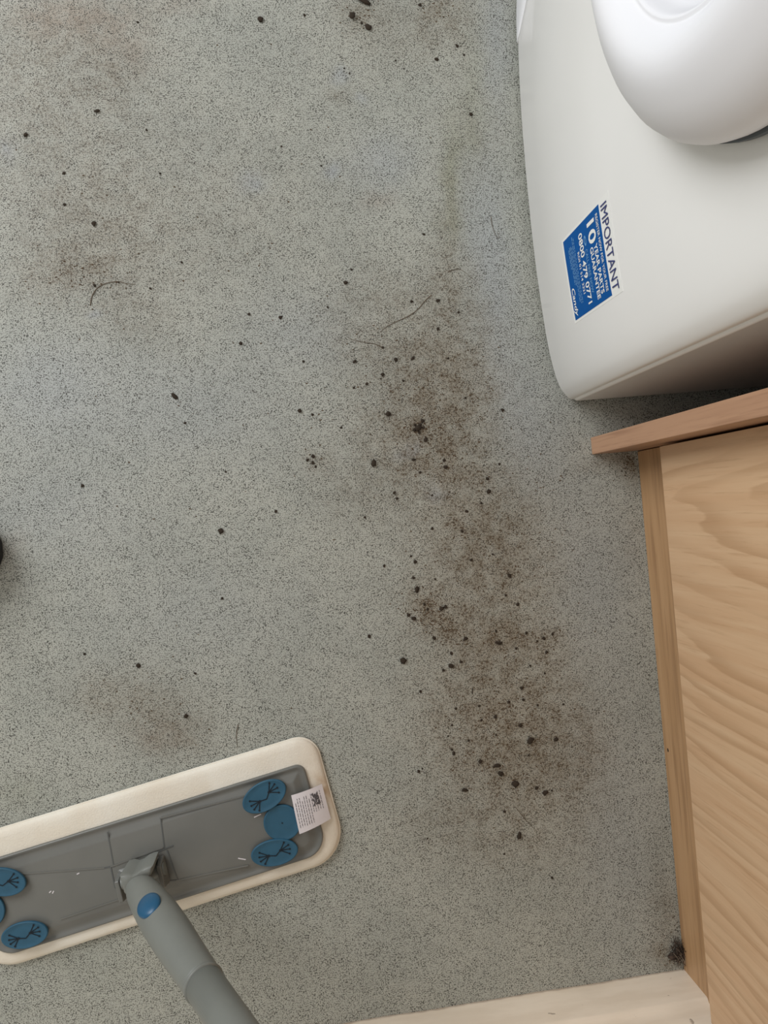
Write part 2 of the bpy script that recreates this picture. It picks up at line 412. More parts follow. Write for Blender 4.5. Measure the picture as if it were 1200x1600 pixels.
# porthole door, turned about an axis that points out of the machine
DY, DZ, DX = MY + .008, .552, .3265
def lathe_x(profile, n=96, sy=1.0):
    """profile: (radius, distance proud of the front)"""
    bm = bmesh.new()
    rings(bm, [[(DX - p, DY + r * math.cos(t), DZ + r * math.sin(t)) for t in [2 * math.pi * k / n for k in range(n)]] for r, p in profile], cap0=False, cap1=False)
    return bm
bm = lathe_x([(.195, .0015), (.204, .004), (.2085, .0095), (.210, .0165), (.209, .0247), (.205, .033), (.1965, .0425), (.1865, .050), (.176, .056), (.168, .0598), (.160, .0618), (.153, .0616), (.146, .0590), (.1395, .0535), (.1345, .0480), (.1330, .0472), (.1315, .0482), (.1300, .0478), (.1285, .0455), (.1272, .0415), (.1250, .0350), (.1215, .0285), (.1185, .0270), (.114, .0265)])
door = wpart('porthole_door', bm, M['white_plastic'], smooth=True)
bm = lathe_x([(.1180, .0265), (.1168, .0295), (.112, .028), (.095, .012), (.065, .002), (.028, -.005), (.001, -.006)])
g = wpart('glass_bowl', bm, M['dark_glass'], parent=door, smooth=True)
bm = lathe_x([(.185, .003), (.2095, .0045), (.2095, -.001), (.185, -.001)])  # dark ring painted in for the shadow gap between door and front
wpart('door_gap_shade', bm, M['gap_shade_grey'], parent=door)
# sticker: u across 0..1, v downwards 0..1, laid on the curved front
SW, SH = .104, .128
s_tl = None
def hit_front(px, py):
    v = ray(px, py); t = 0.33 / v.x
    for _ in range(12):
        p = v * t; t = front_x(p.y) / v.x
    p = v * t + Vector((0, 0, H)); return p
ctl, ctr, cbr, cbl = [hit_front(*q) for q in ((950, 298), (974, 455), (899, 506), (878, 377))]
def stk(u, v, lift=.0003):
    a = ctl.lerp(ctr, u); b = cbl.lerp(cbr, u); p = a.lerp(b, v)
    return Vector((front_x(p.y) - lift, p.y, p.z))
def stk_patch(bm, u0, u1, v0, v1, lift, n=10):
    rs = [[stk(u0 + (u1 - u0) * i / n, v, lift) for v in (v0, v1)] for i in range(n + 1)]
    vv = [[bm.verts.new(p) for p in r] for r in rs]
    back = [[bm.verts.new(p + Vector((.0003, 0, 0))) for p in r] for r in rs]
    for i in range(n):
        bm.faces.new((vv[i][0], vv[i][1], vv[i + 1][1], vv[i + 1][0]))
        bm.faces.new((vv[i][0], vv[i + 1][0], back[i + 1][0], back[i][0])); bm.faces.new((vv[i + 1][1], vv[i][1], back[i][1], back[i + 1][1]))
    bm.faces.new((vv[0][1], vv[0][0], back[0][0], back[0][1])); bm.faces.new((vv[n][0], vv[n][1], back[n][1], back[n][0]))
bm = bmesh.new(); stk_patch(bm, 0, 1, 0, 1, .0004)
sticker = wpart('guarantee_sticker', bm, M['sticker_white'])
sticker['label'] = 'blue and white printed guarantee sticker'
BU0, BU1, BV0, BV1 = .03, .97, .185, .965
bm = bmesh.new(); stk_patch(bm, BU0, BU1, BV0, BV1, .0007)
wpart('blue_print', bm, M['sticker_blue'], parent=sticker)
def text_mesh(txt, bold=0.0, shear=0.0):
    c = bpy.data.curves.new('t', 'FONT'); c.body = txt; c.offset = bold; c.shear = shear; c.resolution_u = 3; c.fill_mode = 'FRONT'
    o = bpy.data.objects.new('t', c); C.objects.link(o)
    dg = bpy.context.evaluated_depsgraph_get(); dg.update()
    me = bpy.data.meshes.new_from_object(o.evaluated_get(dg))
    bpy.data.objects.remove(o); bpy.data.curves.remove(c)
    return me
M['sticker_blue'].node_tree.nodes['Principled BSDF'].inputs['Specular IOR Level'].default_value = .15
def put_text(name, txt, u0, u1, vtop, vbot, mat, bold=0.012, shear=0, lift=.0010, mirror_cap=True):
    me = text_mesh(txt, bold, shear)
    xs_ = [v.co.x for v in me.vertices]; a, b = min(xs_), max(xs_)
    capt = text_mesh('H'); cap = max(v.co.y for v in capt.vertices)
    for v in me.vertices:
        u = u0 + (u1 - u0) * (v.co.x - a) / (b - a); vv = vbot + (vtop - vbot) * v.co.y / cap
        v.co = stk(u, vv, lift)
    o = link(name, me, mat, sticker, smooth=False)
    return o
bu = lambda t: BU0 + (BU1 - BU0) * t
bv = lambda t: BV0 + (BV1 - BV0) * t
put_text('lettering', 'IMPORTANT', .07, .95, .040, .150, M['sticker_navy'], 0.0)
put_text('lettering', 'REGISTER NOW FOR YOUR FREE', bu(.07), bu(.93), bv(.045), bv(.095), M['sticker_white'], .006)
put_text('lettering', '10', bu(.08), bu(.33), bv(.14), bv(.315), M['sticker_white'], .02)
put_text('lettering', 'YEAR PARTS', bu(.36), bu(.92), bv(.14), bv(.215), M['sticker_white'], .018)
put_text('lettering', 'GUARANTEE', bu(.36), bu(.95), bv(.245), bv(.32), M['sticker_white'], .018)
put_text('lettering', 'CALL FREE NOW', bu(.33), bu(.84), bv(.385), bv(.44), M['sticker_pale'], .01)
put_text('lettering', '0800 479 0771', bu(.10), bu(.93), bv(.47), bv(.565), M['sticker_white'], .02)
put_text('lettering', 'ROI 01 514 3321', bu(.28), bu(.78), bv(.60), bv(.65), M['sticker_white'], .008)
put_text('lettering', 'Candy', bu(.62), bu(.97), bv(.875), bv(.955), M['sticker_white'], .016, .25)
# telephone mark beside CALL FREE NOW
bm = bmesh.new()
q = [stk(bu(.17 + .06 * (1 + math.cos(t))), bv(.41 + .028 * math.sin(t)), .0010) for t in [2 * math.pi * k / 14 for k in range(14)]]
q2 = [stk(bu(.17 + .06 * (1 + .55 * math.cos(t))), bv(.41 + .015 * math.sin(t)), .0010) for t in [2 * math.pi * k / 14 for k in range(14)]]
a = [bm.verts.new(p) for p in q]; b = [bm.verts.new(p) for p in q2]
for k in range(14): bm.faces.new((a[k], a[(k + 1) % 14], b[(k + 1) % 14], b[k]))
wpart('telephone_mark', bm, M['sticker_pale'], parent=sticker)
# the block of print too small to read
bm = bmesh.new()
for row, (v, u0, u1) in enumerate(((.70, .08, .86), (.735, .05, .86), (.77, .16, .84), (.80, .14, .62), (.83, .14, .60), (.86, .16, .40))):
    u = u0
    while u < u1:
        wd = random.uniform(.02, .06)
        vs = [bm.verts.new(stk(bu(x), bv(y), .0010)) for x, y in ((u, v), (min(u + wd, u1), v), (min(u + wd, u1), v + .013), (u, v + .013))]
        bm.faces.new(vs); u += wd + .012
tag(wpart('small_print', bm, M['sticker_pale'], parent=sticker), kind='stuff')

# ------------------------------------------------------------------ kitchen cabinet
CAB = (0.43, -0.3, 0)
cab = empty('base_cabinet', CAB)
tag(cab, 'oak effect base cabinet with plain door and projecting end panel by the skirting', 'cabinet')
def cpart(name, bm, mat, parent=None, **k):
    o = obj(name, bm, mat, parent or cab, **k)
    if parent is None: o.location = (-CAB[0], -CAB[1], 0)
    return o
epf = (P(922, 684), P(925, 712)); EPX = (epf[0].x + epf[1].x) / 2; EPY1, EPY0 = epf[0].y, epf[1].y
PLX = (P(995, 700).x + P(1068, 1512).x) / 2
bm = bmesh.new(); EPY0 += .0015; box(bm, EPX, .94, EPY0, EPY1, .001, .86)
o = cpart('end_panel', bm, M['oak_panel'], bevel=.0007); o['label'] = 'projecting oak end panel'
PH = .108
bm = bmesh.new(); box(bm, PLX, PLX + .016, WALL_Y + .004, EPY0 - .0012, .001, PH)
o = cpart('plinth', bm, M['oak_plinth'], bevel=.0004); o['label'] = 'low plinth strip with horizontal grain'
DH = .1085
bm = bmesh.new(); bmesh.ops.create_icosphere(bm, subdivisions=1, radius=.0016)
for v in bm.verts: v.co = Vector((PLX + v.co.x * .3, -.357 + v.co.y * 1.9, .012 + v.co.z * 1.5))
cpart('chip', bm, M['crumb'])['label'] = 'tiny dark chip in the plinth'
d0, d1 = P(1028, 697, DH), P(1109.5, 1552, DH)
DXF = (d0.x + d1.x) / 2
bm = bmesh.new(); box(bm, DXF, DXF + .018, SK_Y + .003, d0.y - .0008, DH, .84)
o = cpart('door', bm, M['oak_door'], bevel=.0005); o['label'] = 'plain oak door with arched grain'
bm = bmesh.new(); box(bm, DXF + .021, .94, WALL_Y + .004, EPY0 - .0012, PH + .001, .85)
cpart('carcass', bm, M['carcass'])
bm = bmesh.new(); box(bm, .27, .95, WALL_Y + .001, 1.7, .862, .90)  # slab out of view, added to block light from the cabinet side
wt = obj('shade_worktop', bm, M['oak_panel'], bevel=.004)
tag(wt, 'worktop added out of view to shade the cabinet and the washing machine', 'shade_worktop')

# ------------------------------------------------------------------ flat mop
mc = P(224, 1354, .012)
ed = P(470, 1145, .008) - P(0, 1297, .008); MA = math.atan2(ed.y, ed.x) - R(.9)
mop = empty('flat_mop', (mc.x, mc.y, 0), MA)
tag(mop, 'grey flat mop with cream pad and blue discs lying bottom left', 'mop')
Minv = Matrix.Rotation(-MA, 3, 'Z')
def L(px, py, h):        # photograph pixel on plane z=h, in the mop's own frame
    p = Minv @ (P(px, py, h) - Vector((mc.x, mc.y, 0))); return p
def mo(name, bm, mat, parent=None, **k): return obj(name, bm, mat, parent or mop, **k)
# outlines measured in the mop frame
padR = L(526, 1275, .006).x; padL = L(-56, 1420, .006).x; padT = L(300, 1204, .006).y; padB = L(300, 1417, .006).y
plR = L(497, 1255, .012).x; plL = L(-27, 1410, .012).x; plT = L(300, 1246, .012).y; plB = L(300, 1400, .012).y
pw, ph, pcy = padR - padL, padT - padB, (padT + padB) / 2
def outline(wd, ht, cy, rs, z, ins=0):
    return [(x + (padR + padL) / 2, y + cy, z) for x, y in rrect(wd - 2 * ins, ht - 2 * ins, 0, 10, [max(.002, r - ins) for r in rs])]
pr = (.028, .028, .046, .046)
bm = bmesh.new()
vv = rings(bm, [outline(pw, ph, pcy, pr, z, i) for z, i in ((.0005, .004), (.002, .0008), (.0045, 0), (.007, .001), (.0088, .004), (.0095, .010), (.0095, .03))])
me = bpy.data.meshes.new('pad'); bmesh.ops.recalc_face_normals(bm, faces=bm.faces)
# finer mesh so the cloth can be uneven
bmesh.ops.subdivide_edges(bm, edges=[e for e in bm.edges if e.calc_length() > .03], cuts=30)
bmesh.ops.triangulate(bm, faces=[f for f in bm.faces if len(f.verts) > 4])
tagp = L(498, 1235, .01); 
for v in bm.verts:
    if v.co.z > .004: v.co.z += .0009 * noise.noise(Vector((v.co.x * 40, v.co.y * 40, 0))) 
bm.to_mesh(me); bm.free()
a = me.attributes.new('stain', 'FLOAT', 'POINT')
a.data.foreach_set('value', [min(1, .9 * math.exp(-((v.co.x - tagp.x) ** 2 + (v.co.y - tagp.y) ** 2) / .0003) + .18 * math.exp(-(v.co.x - padR) ** 2 / .0015)) for v in me.vertices])
pad = link('pad', me, M['pad'], mop)
pad['label'] = 'cream microfibre pad'
# bound seam round the pad's edge
bm = bmesh.new()
o1 = outline(pw, ph, pcy, pr, .0034, -.0002); n = len(o1)
loop = []
for i in range(n):
    a0 = Vector(o1[i]); b0 = Vector(o1[(i + 1) % n]); d = (b0 - a0).length; k = max(1, int(d / .02))
    loop += [a0.lerp(b0, j / k) for j in range(k)]
n = len(loop); vs = []
for i, p in enumerate(loop):
    d = (loop[(i + 1) % n] - loop[i - 1]).normalized(); nn = Vector((d.y, -d.x, 0))
    vs.append([bm.verts.new(p + nn * (.0014 * math.cos(t)) + Vector((0, 0, .0014 * math.sin(t)))) for t in [math.pi / 3 * q for q in range(6)]])
for i in range(n):
    for q in range(6): bm.faces.new((vs[i][q], vs[(i + 1) % n][q], vs[(i + 1) % n][(q + 1) % 6], vs[i][(q + 1) % 6]))
mo('edge_binding', bm, M['pad'], parent=pad, smooth=True)
# base plate: raised lip, dished face
plw, plh, plcy = plR - plL, plT - plB, (plT + plB) / 2
rr = (.012, .012, .028, .028)
bm = bmesh.new()
rings(bm, [outline(plw, plh, plcy, rr, z, i) for z, i in ((.0085, 0), (.0128, .0005), (.0136, .0014), (.0136, .0028), (.0122, .0048), (.0118, .0075), (.0122, .0105), (.0146, .0165), (.0152, .019))])
plate = mo('base_plate', bm, M['mop_grey'], auto=50)
PT = .0152
# moulded lines on the plate
def ridge(bm, a, b, wd=.0009, hgt=.0006):
    a = L(*a, PT); b = L(*b, PT); d = (b - a).normalized(); nn = Vector((-d.y, d.x, 0)) * wd
    pts = [a - nn, b - nn, b + nn, a + nn]
    lo = [bm.verts.new((p.x, p.y, PT - .0004)) for p in pts]; hi = [bm.verts.new((p.x - nn.x * .0, p.y, PT + hgt)) for p in pts]
    bm.faces.new(hi)
    for i in range(4): bm.faces.new((lo[i], lo[(i + 1) % 4], hi[(i + 1) % 4], hi[i]))
for ri, (a, b) in enumerate((((168, 1300), (178, 1355)), ((251, 1278), (257, 1325)), ((163, 1356), (173, 1354)), ((173, 1354), (180, 1388)), ((243, 1332), (271, 1321)), ((261, 1328), (278, 1375)), ((260, 1377), (289, 1374)),
             ((28, 1366), (163, 1356)), ((275, 1376), (388, 1352)), ((95, 1436), (187, 1405)), ((173, 1354), (255, 1324)), ((251, 1278), (395, 1240)))):
    bm = bmesh.new(); ridge(bm, a, b, .0008, .0003 + .00006 * ri); mo('moulded_rib', bm, M['rib_grey'] if b[0] - a[0] < 60 else M['mop_grey'], parent=plate)
# small scuffs
for a, b in (((397, 1277), (408, 1272)), ((372, 1341), (384, 1343)), ((77, 1395), (80, 1392)), ((82, 1396), (84, 1392)), ((120, 1366), (124, 1364))):
    bm = bmesh.new(); ridge(bm, a, b, .0006, .0003); mo('scuff', bm, M['label_white'], parent=plate)

# blue grip discs
def disc(cx, cy, rx, ry, ang, z, slits=True, tilt=0):
    """cx,cy pixel of the centre; rx, ry pixel half-axes"""
    c = L(cx, cy, z); e = L(cx + rx * math.cos(R(ang)), cy - rx * math.sin(R(ang)), z) - c
    g = L(cx + ry * math.sin(R(ang)), cy + ry * math.cos(R(ang)), z) - c
    bm = bmesh.new(); th = [2 * math.pi * k / 48 for k in range(48)]
    pt = lambda s, t, zz: (c.x + (e.x * math.cos(t) + g.x * math.sin(t)) * s, c.y + (e.y * math.cos(t) + g.y * math.sin(t)) * s, zz)
    rings(bm, [[pt(s, t, zz) for t in th] for s, zz in ((1.0, z - .0035), (1.01, z - .002), (1.0, z - .0004), (.975, z), (.93, z), (.90, z - .0003), (.6, z - .0003))])
    d = mo('grip_disc', bm, M['blue'], auto=50)
    if slits:
        bm = bmesh.new()
        def sl(a, b, wd=.0006):
            A = Vector((c.x + e.x * a[0] + g.x * a[1], c.y + e.y * a[0] + g.y * a[1], 0)); B = Vector((c.x + e.x * b[0] + g.x * b[1], c.y + e.y * b[0] + g.y * b[1], 0))
            dd = (B - A).normalized(); nn = Vector((-dd.y, dd.x, 0)) * wd
            f = [bm.verts.new((p.x, p.y, z + .0002)) for p in (A - nn, B - nn, B + nn, A + nn)]; bm.faces.new(f)
        def dot(a, r=.0013):
            A = Vector((c.x + e.x * a[0] + g.x * a[1], c.y + e.y * a[0] + g.y * a[1], 0))
            bm.faces.new([bm.verts.new((A.x + r * math.cos(t), A.y + r * math.sin(t), z + .0003)) for t in [math.pi / 4 * k for k in range(8)]])
        for sx in (-1, 1):
            root = (sx * .26, sx * -.12)
            for a, ln in ((-62, .62), (-30, .60), (2, .56), (36, .62)):
                tip = (root[0] + sx * ln * .72 * math.cos(R(a)), root[1] + ln * 1.0 * math.sin(R(a)) * sx)
                sl(root, tip); dot(tip)
            dot(root, .0017)
        sl((-.26, .12), (.04, .22)); sl((.04, .22), (.26, -.12))
        mo('slits', bm, M['slit'], parent=d)
    else:
        bm = bmesh.new(); bm.faces.new([bm.verts.new((c.x + .001 * math.cos(t), c.y + .001 * math.sin(t), z + .0002)) for t in [math.pi / 4 * k for k in range(8)]])
        mo('centre_dot', bm, M['slit'], parent=d)
    return d
disc(441, 1286, 29, 28, 0, .0195, slits=False)
disc(413, 1245, 37, 22, 30, .0220)
disc(429, 1333, 37, 20.5, 11, .0220)
disc(38, 1462, 37, 20.5, 11, .0220)
disc(3, 1379, 37, 22, -4, .0220)
disc(-22, 1424, 29, 28, 0, .0195, slits=False)

# sewn-in care label lying over the pad edge onto the plate
bm = bmesh.new()
cl = [(455, 1243, .0245), (468, 1303, .0235), (517, 1279, .0125), (503, 1225, .0135)]
c4 = [L(*q) for q in cl]
def lab(u, v, lift=0.0):     # u 0..1 from plate end to pad end, v 0..1 top to bottom
    a = c4[0].lerp(c4[3], u); b = c4[1].lerp(c4[2], u); p = a.lerp(b, v); p = p.copy()
    p.z = .0242 - .0115 * u * u + .0012 * math.sin(v * 3) + lift
    return p
nu, nv = 12, 8
top = [[bm.verts.new(lab(i / nu * 1.0, j / nv)) for j in range(nv + 1)] for i in range(nu + 1)]
bot = [[bm.verts.new(lab(i / nu * 1.0, j / nv, -.0004)) for j in range(nv + 1)] for i in range(nu + 1)]
for i in range(nu):
    for j in range(nv):
        bm.faces.new((top[i][j], top[i + 1][j], top[i + 1][j + 1], top[i][j + 1])); bm.faces.new((bot[i][j], bot[i][j + 1], bot[i + 1][j + 1], bot[i + 1][j]))
clabel = mo('care_label', bm, M['label_white'], smooth=True)
bm = bmesh.new()
for i in range(12):
    u = .07 + .072 * i; v = .12 if i % 3 else .22; e_ = .86 if i < 7 else .62
    while v < e_:
        wd = random.uniform(.04, .12)
        bm.faces.new([bm.verts.new(lab(x, y, .0003)) for x, y in ((u, v), (u, min(v + wd, e_)), (u + .016, min(v + wd, e_)), (u + .016, v))]); v += wd + .02
for k in range(60):
    u = random.uniform(.6, .8); v = random.uniform(.12, .42)
    bm.faces.new([bm.verts.new(lab(x, y, .0005)) for x, y in ((u, v), (u, v + .05), (u + .03, v + .05), (u + .03, v))])
tag(mo('label_print', bm, M['print_grey'], parent=clabel), kind='stuff')

# swivel joint
jb = L(222, 1362, .016)
def jbox(name, px0, px1, z0, z1, wd, mat, parent=None, bev=.0015):
    a = L(*px0, z0); b = L(*px1, z0); d = (b - a).normalized(); nn = Vector((-d.y, d.x, 0)) * wd
    bm = bmesh.new(); vs = []
    for z, s in ((z0, 1.0), (z1, .8)):
        m = (a + b) / 2
        vs.append([bm.verts.new((m.x + (p.x - m.x) * s, m.y + (p.y - m.y) * s, z)) for p in (a - nn, b - nn, b + nn, a + nn)])
    bm.faces.new(vs[0][::-1]); bm.faces.new(vs[1])
    for i in range(4): bm.faces.new((vs[0][i], vs[0][(i + 1) % 4], vs[1][(i + 1) % 4], vs[1][i]))
    return mo(name, bm, mat, parent, bevel=bev)
saddle = jbox('joint_base', (188, 1382), (262, 1358), .0140, .0185, .020, M['mop_grey'], bev=.002)
jbox('hinge_cheek', (252, 1336), (262, 1378), .0165, .040, .0035, M['mop_grey'])
jbox('hinge_cheek', (187, 1362), (197, 1402), .0165, .036, .0035, M['mop_grey'])
bm = bmesh.new()
a = L(191, 1380, .030); b = L(258, 1357, .030)
tube(bm, [a, b], .0075, 16)
mo('hinge_pin', bm, M['handle_grey'], auto=50)
# handle: rises towards the camera side, leaning up the picture's diagonal
ax0 = L(212, 1378, .045); ax1 = L(319, 1538, .235)
dirv = (ax1 - ax0).normalized(); LEN = (ax1 - ax0).length
at_ = lambda s: ax0 + dirv * (LEN * s)
bm = bmesh.new()
prof = [(-.03, .008), (0, .0115), (.04, .0150), (.12, .0185), (.25, .0208), (.40, .0224), (.55, .0224), (.70, .0214), (.85, .0200), (.97, .0192), (1.0, .0192)]
SOCK = prof
tube(bm, [at_(s) for s, r in prof], [r for s, r in prof], 40)
sock = mo('handle_socket', bm, M['handle_grey'], smooth=True)
# winged cap over the pin: front edge scalloped
u = dirv.cross(Vector((0, 0, 1))).normalized(); v_ = u.cross(dirv).normalized()
def onsock(s, a, r, off=0): return at_(s) + (u * math.cos(a) + v_ * math.sin(a)) * (r + off)
bm = bmesh.new()
capo = [(187, 1368), (197, 1365), (206, 1367), (214, 1364), (223, 1357), (232, 1353), (239, 1352), (239, 1361), (234, 1370), (227, 1374), (224, 1382), (219, 1391), (211, 1397), (200, 1401), (194, 1394), (190, 1381)]
cc = L(213, 1376, .060); vs = []
for z, k in ((.020, .92), (.0585, 1.0), (.0615, .96), (.0630, .84)):
    vs.append([(cc.x + (q.x - cc.x) * k, cc.y + (q.y - cc.y) * k, z) for q in [L(*q_, .060) for q_ in capo]])
rings(bm, vs)
mo('hinge_cap', bm, M['handle_grey'], auto=50)
# ring seam where the pole enters, then the pole
bm = bmesh.new()
for_pts = [(.985, .0190), (.990, .0200), (.995, .0202), (1.000, .0200), (1.005, .0185)]
tube(bm, [at_(s) for s, r in for_pts], [r for s, r in for_pts], 40)
mo('collar', bm, M['handle_grey'], smooth=True)
bm = bmesh.new(); tube(bm, [at_(s) for s in (.95, 1.4, 2.0, 2.7, 3.3)], .0186, 40)
mo('pole', bm, M['handle_grey'], smooth=True)
# blue oval button on the socket
bt = ray(231, 1413)
cpx = Vector((0, 0, H))
bl = Minv @ (cpx - Vector((mc.x, mc.y, 0))); dl = Minv @ bt.normalized()
# nearest approach of the viewing ray with the socket's surface
best = None
def sock_r(s):
    for (a_, ra), (b_, rb) in zip(SOCK, SOCK[1:]):
        if s <= b_: return ra + (rb - ra) * (s - a_) / (b_ - a_)
    return .019
for i in range(4000):
    p = bl + dl * (0.5 + i * .0002)
    w_ = p - ax0; s = w_.dot(dirv); r = (w_ - dirv * s).length
    if r < sock_r(s / LEN) and s > 0: best = (s / LEN, math.atan2((w_ - dirv * s).dot(v_), (w_ - dirv * s).dot(u)), r); break
bs, ba, br_ = best
nrm = u * math.cos(ba) + v_ * math.sin(ba); tan_ = dirv.cross(nrm)
slope = (sock_r(bs + .06) - sock_r(bs - .06)) / (.12 * LEN)
ax_t = (dirv + nrm * slope).normalized(); n_t = (nrm - dirv * slope).normalized()
cb = at_(bs) + nrm * (sock_r(bs)) - n_t * .0022
bm = bmesh.new(); bmesh.ops.create_uvsphere(bm, u_segments=32, v_segments=16, radius=1)
for v in bm.verts: v.co = cb + ax_t * (v.co.x * .0190) + tan_ * (v.co.y * .0138) + n_t * (v.co.z * .0062)
mo('release_button', bm, M['button_blue'], parent=sock, smooth=True)

# ------------------------------------------------------------------ black shoe just at the left edge
tp = P(2.5, 858, .028) + Vector((-.0105, 0, 0))
shoe = empty('shoe', (tp.x, tp.y, 0)); tag(shoe, 'black toe of a shoe peeking in at the left edge', 'shoe')
def shoe_ring(x, z0, hw):
    return [(x, hw * math.cos(t), z0 + (0 if math.sin(t) < 0 else 0)) for t in ()]
sec = [(0.0, .006, .034), (-.004, .020, .040), (-.015, .034, .048), (-.035, .044, .056), (-.07, .049, .066), (-.11, .048, .082), (-.15, .040, .095), (-.20, .036, .10), (-.25, .034, .098), (-.275, .022, .09)]
bm = bmesh.new(); rs = []
for x, hw, hh in sec:
    rs.append([(x, hw * math.cos(t), .018 + (hh - .018) * max(0, math.sin(t)) ** .8 if math.sin(t) > 0 else .018) for t in [2 * math.pi * k / 24 for k in range(24)]])
rings(bm, rs); obj('upper', bm, M['shoe'], shoe, smooth=True)
bm = bmesh.new(); pts = [(x - (.0 if i else -.002), hw + .003) for i, (x, hw, hh) in enumerate(sec)]
prism(bm, pts + [(x, -y) for x, y in pts[::-1]], .0005, .0185); obj('sole', bm, M['sole'], shoe, bevel=.003)

# ------------------------------------------------------------------ loose dirt
def crumb_mesh(seed, flat=.55, sub=2):
    r = random.Random(seed); bm = bmesh.new(); bmesh.ops.create_icosphere(bm, subdivisions=sub, radius=1)
    o_ = r.random() * 50
    for v in bm.verts:
        k = 1 + .5 * noise.noise(v.co * 1.5 + Vector((o_, 0, 0))) + .55 * noise.noise(v.co * 3.5 + Vector((0, o_, 0)))
        v.co *= k; v.co.z *= flat
    zmin = min(v.co.z for v in bm.verts)
    for v in bm.verts: v.co.z -= zmin
    me = bpy.data.meshes.new('dirt_crumb'); bm.to_mesh(me); bm.free(); me.materials.append(M['crumb'])
    for p_ in me.polygons: p_.use_smooth = True
    return me
CM = [crumb_mesh(i) for i in range(9)]
# (x, y, radius in px, [stretch, angle])
CR = {
 'top': ('tiny brown dirt crumb on the floor near the top edge', 'crumbs near the top edge of the floor',
  [(476,24,2.2),(565,36,2.4),(656,8,3),(714,72,2.8),(682,93,3.2),(618,95,1.6),(736,179,3),(546,115,1.6),(502,259,1.6),(440,229,1.6),(662,366,2.4),(538,107,1.5),(725,86,2),(215,35,2)]),
 'left': ('tiny dark crumb lying apart on the left half of the floor', 'scattered crumbs on the left half of the floor',
  [(152,174,3,1.8,10),(40,211,3.4),(147,350,3.8),(101,320,2.4),(100,271,2.4),(229,203,2),(250,271,2),(148,446,2.6),(284,410,2),(389,491,2.4),(376,537,3.0),(129,759,2.6),(235,451,2),(289,661,2),(353,737,1.8),(438,496,3.2),(431,799,2.6),(305,1052,2.2),(291,1118,3.6),(132,1022,2),(347,935,2.2),(216,1040,3.8),(185,441,1.8)]),
 'trail upper': ('small dark brown crumb in the upper part of the dirt trail', 'crumbs in the upper dirt trail',
  [(549,421,2),(643,471,2.6),(684,470,3.2),(512,480,1.8),(554,565,2.8,1.5,30),(474,565,2.2),(598,543,2),(618,562,3.4),(645,560,2.8,1.5,50),(598,585,3.4),(595,592,1.6),(573,600,2.6),(630,595,2.2),(468,642,3.4),(488,648,2.4),(660,658,3.6),(647,672,3.2),(656,664,3),(648,664,2.6),(662,668,2.2),(655,676,2.4),(665,687,3.8),(489,713,3.2),(480,719,2.4),(489,723,2.6),(493,729,2),(696,730,3.2),(694,719,3),(646,718,2.6,1.7,0),(616,770,2.6),(620,779,2.4),(761,748,2.8),(763,768,3.8),(785,641,3),(533,668,2),(553,606,2),(656,738,2.4),(780,725,2.2),(675,774,1.8),(540,442,3.6),(684,514,2.6),(716,488,2.2),(727,622,2),(700,560,1.8),(729,799,2.4),(570,808,2.4),(675,826,2.6),(722,830,2.6),(752,786,2.2),(600,884,2.2)]),
 'trail middle': ('small dark brown crumb in the middle of the dirt trail', 'crumbs in the middle of the dirt trail',
  [(649,878,3.2),(642,869,2),(651,921,4.2,1.4,80),(646,903,2.4),(646,966,4),(638,961,3),(690,951,4),(696,948,3.2),(704,1040,4.2),(705,1021,2.8),(727,998,3.4,1.4,20),(779,1004,3.8,1.8,-10),(796,899,3.2),(809,944,3.2),(790,930,2.2),(736,875,2.4),(775,986,2.2),(849,997,2.8),(863,991,2.4),(854,1019,2.8),(822,989,2.4),(657,1080,2.4),(806,1013,2.4),(720,1034,2.6),(693,1047,2.6),(738,1080,1.7,4,82),(828,1040,2),(839,1002,1.8),(680,905,1.8),(678,997,3),(577,994,3),(770,866,2),(663,944,2.4),(668,952,2.4)]),
 'trail lower': ('small dark brown crumb in the lower part of the dirt trail', 'crumbs in the lower dirt trail',
  [(815,1075,3.2),(817,1093,2.6),(795,1097,2.6),(774,1120,3),(752,1125,2),(813,1133,3.4),(712,1107,2.6),(706,1133,2),(706,1171,2.2),(709,1177,3),(750,1189,3.6),(838,1231,3),(654,1205,2.6),(788,1268,2.4),(788,1334,1.8),(862,1371,2.4),(732,1157,2),(775,1148,1.8),(851,1052,2),(862,1235,1.8),(748,1103,2),(840,1102,2),(880,1100,1.8),(660,1201,1.6),(700,1150,1.8),(668,1310,1.6),(826,1180,2)]),
}
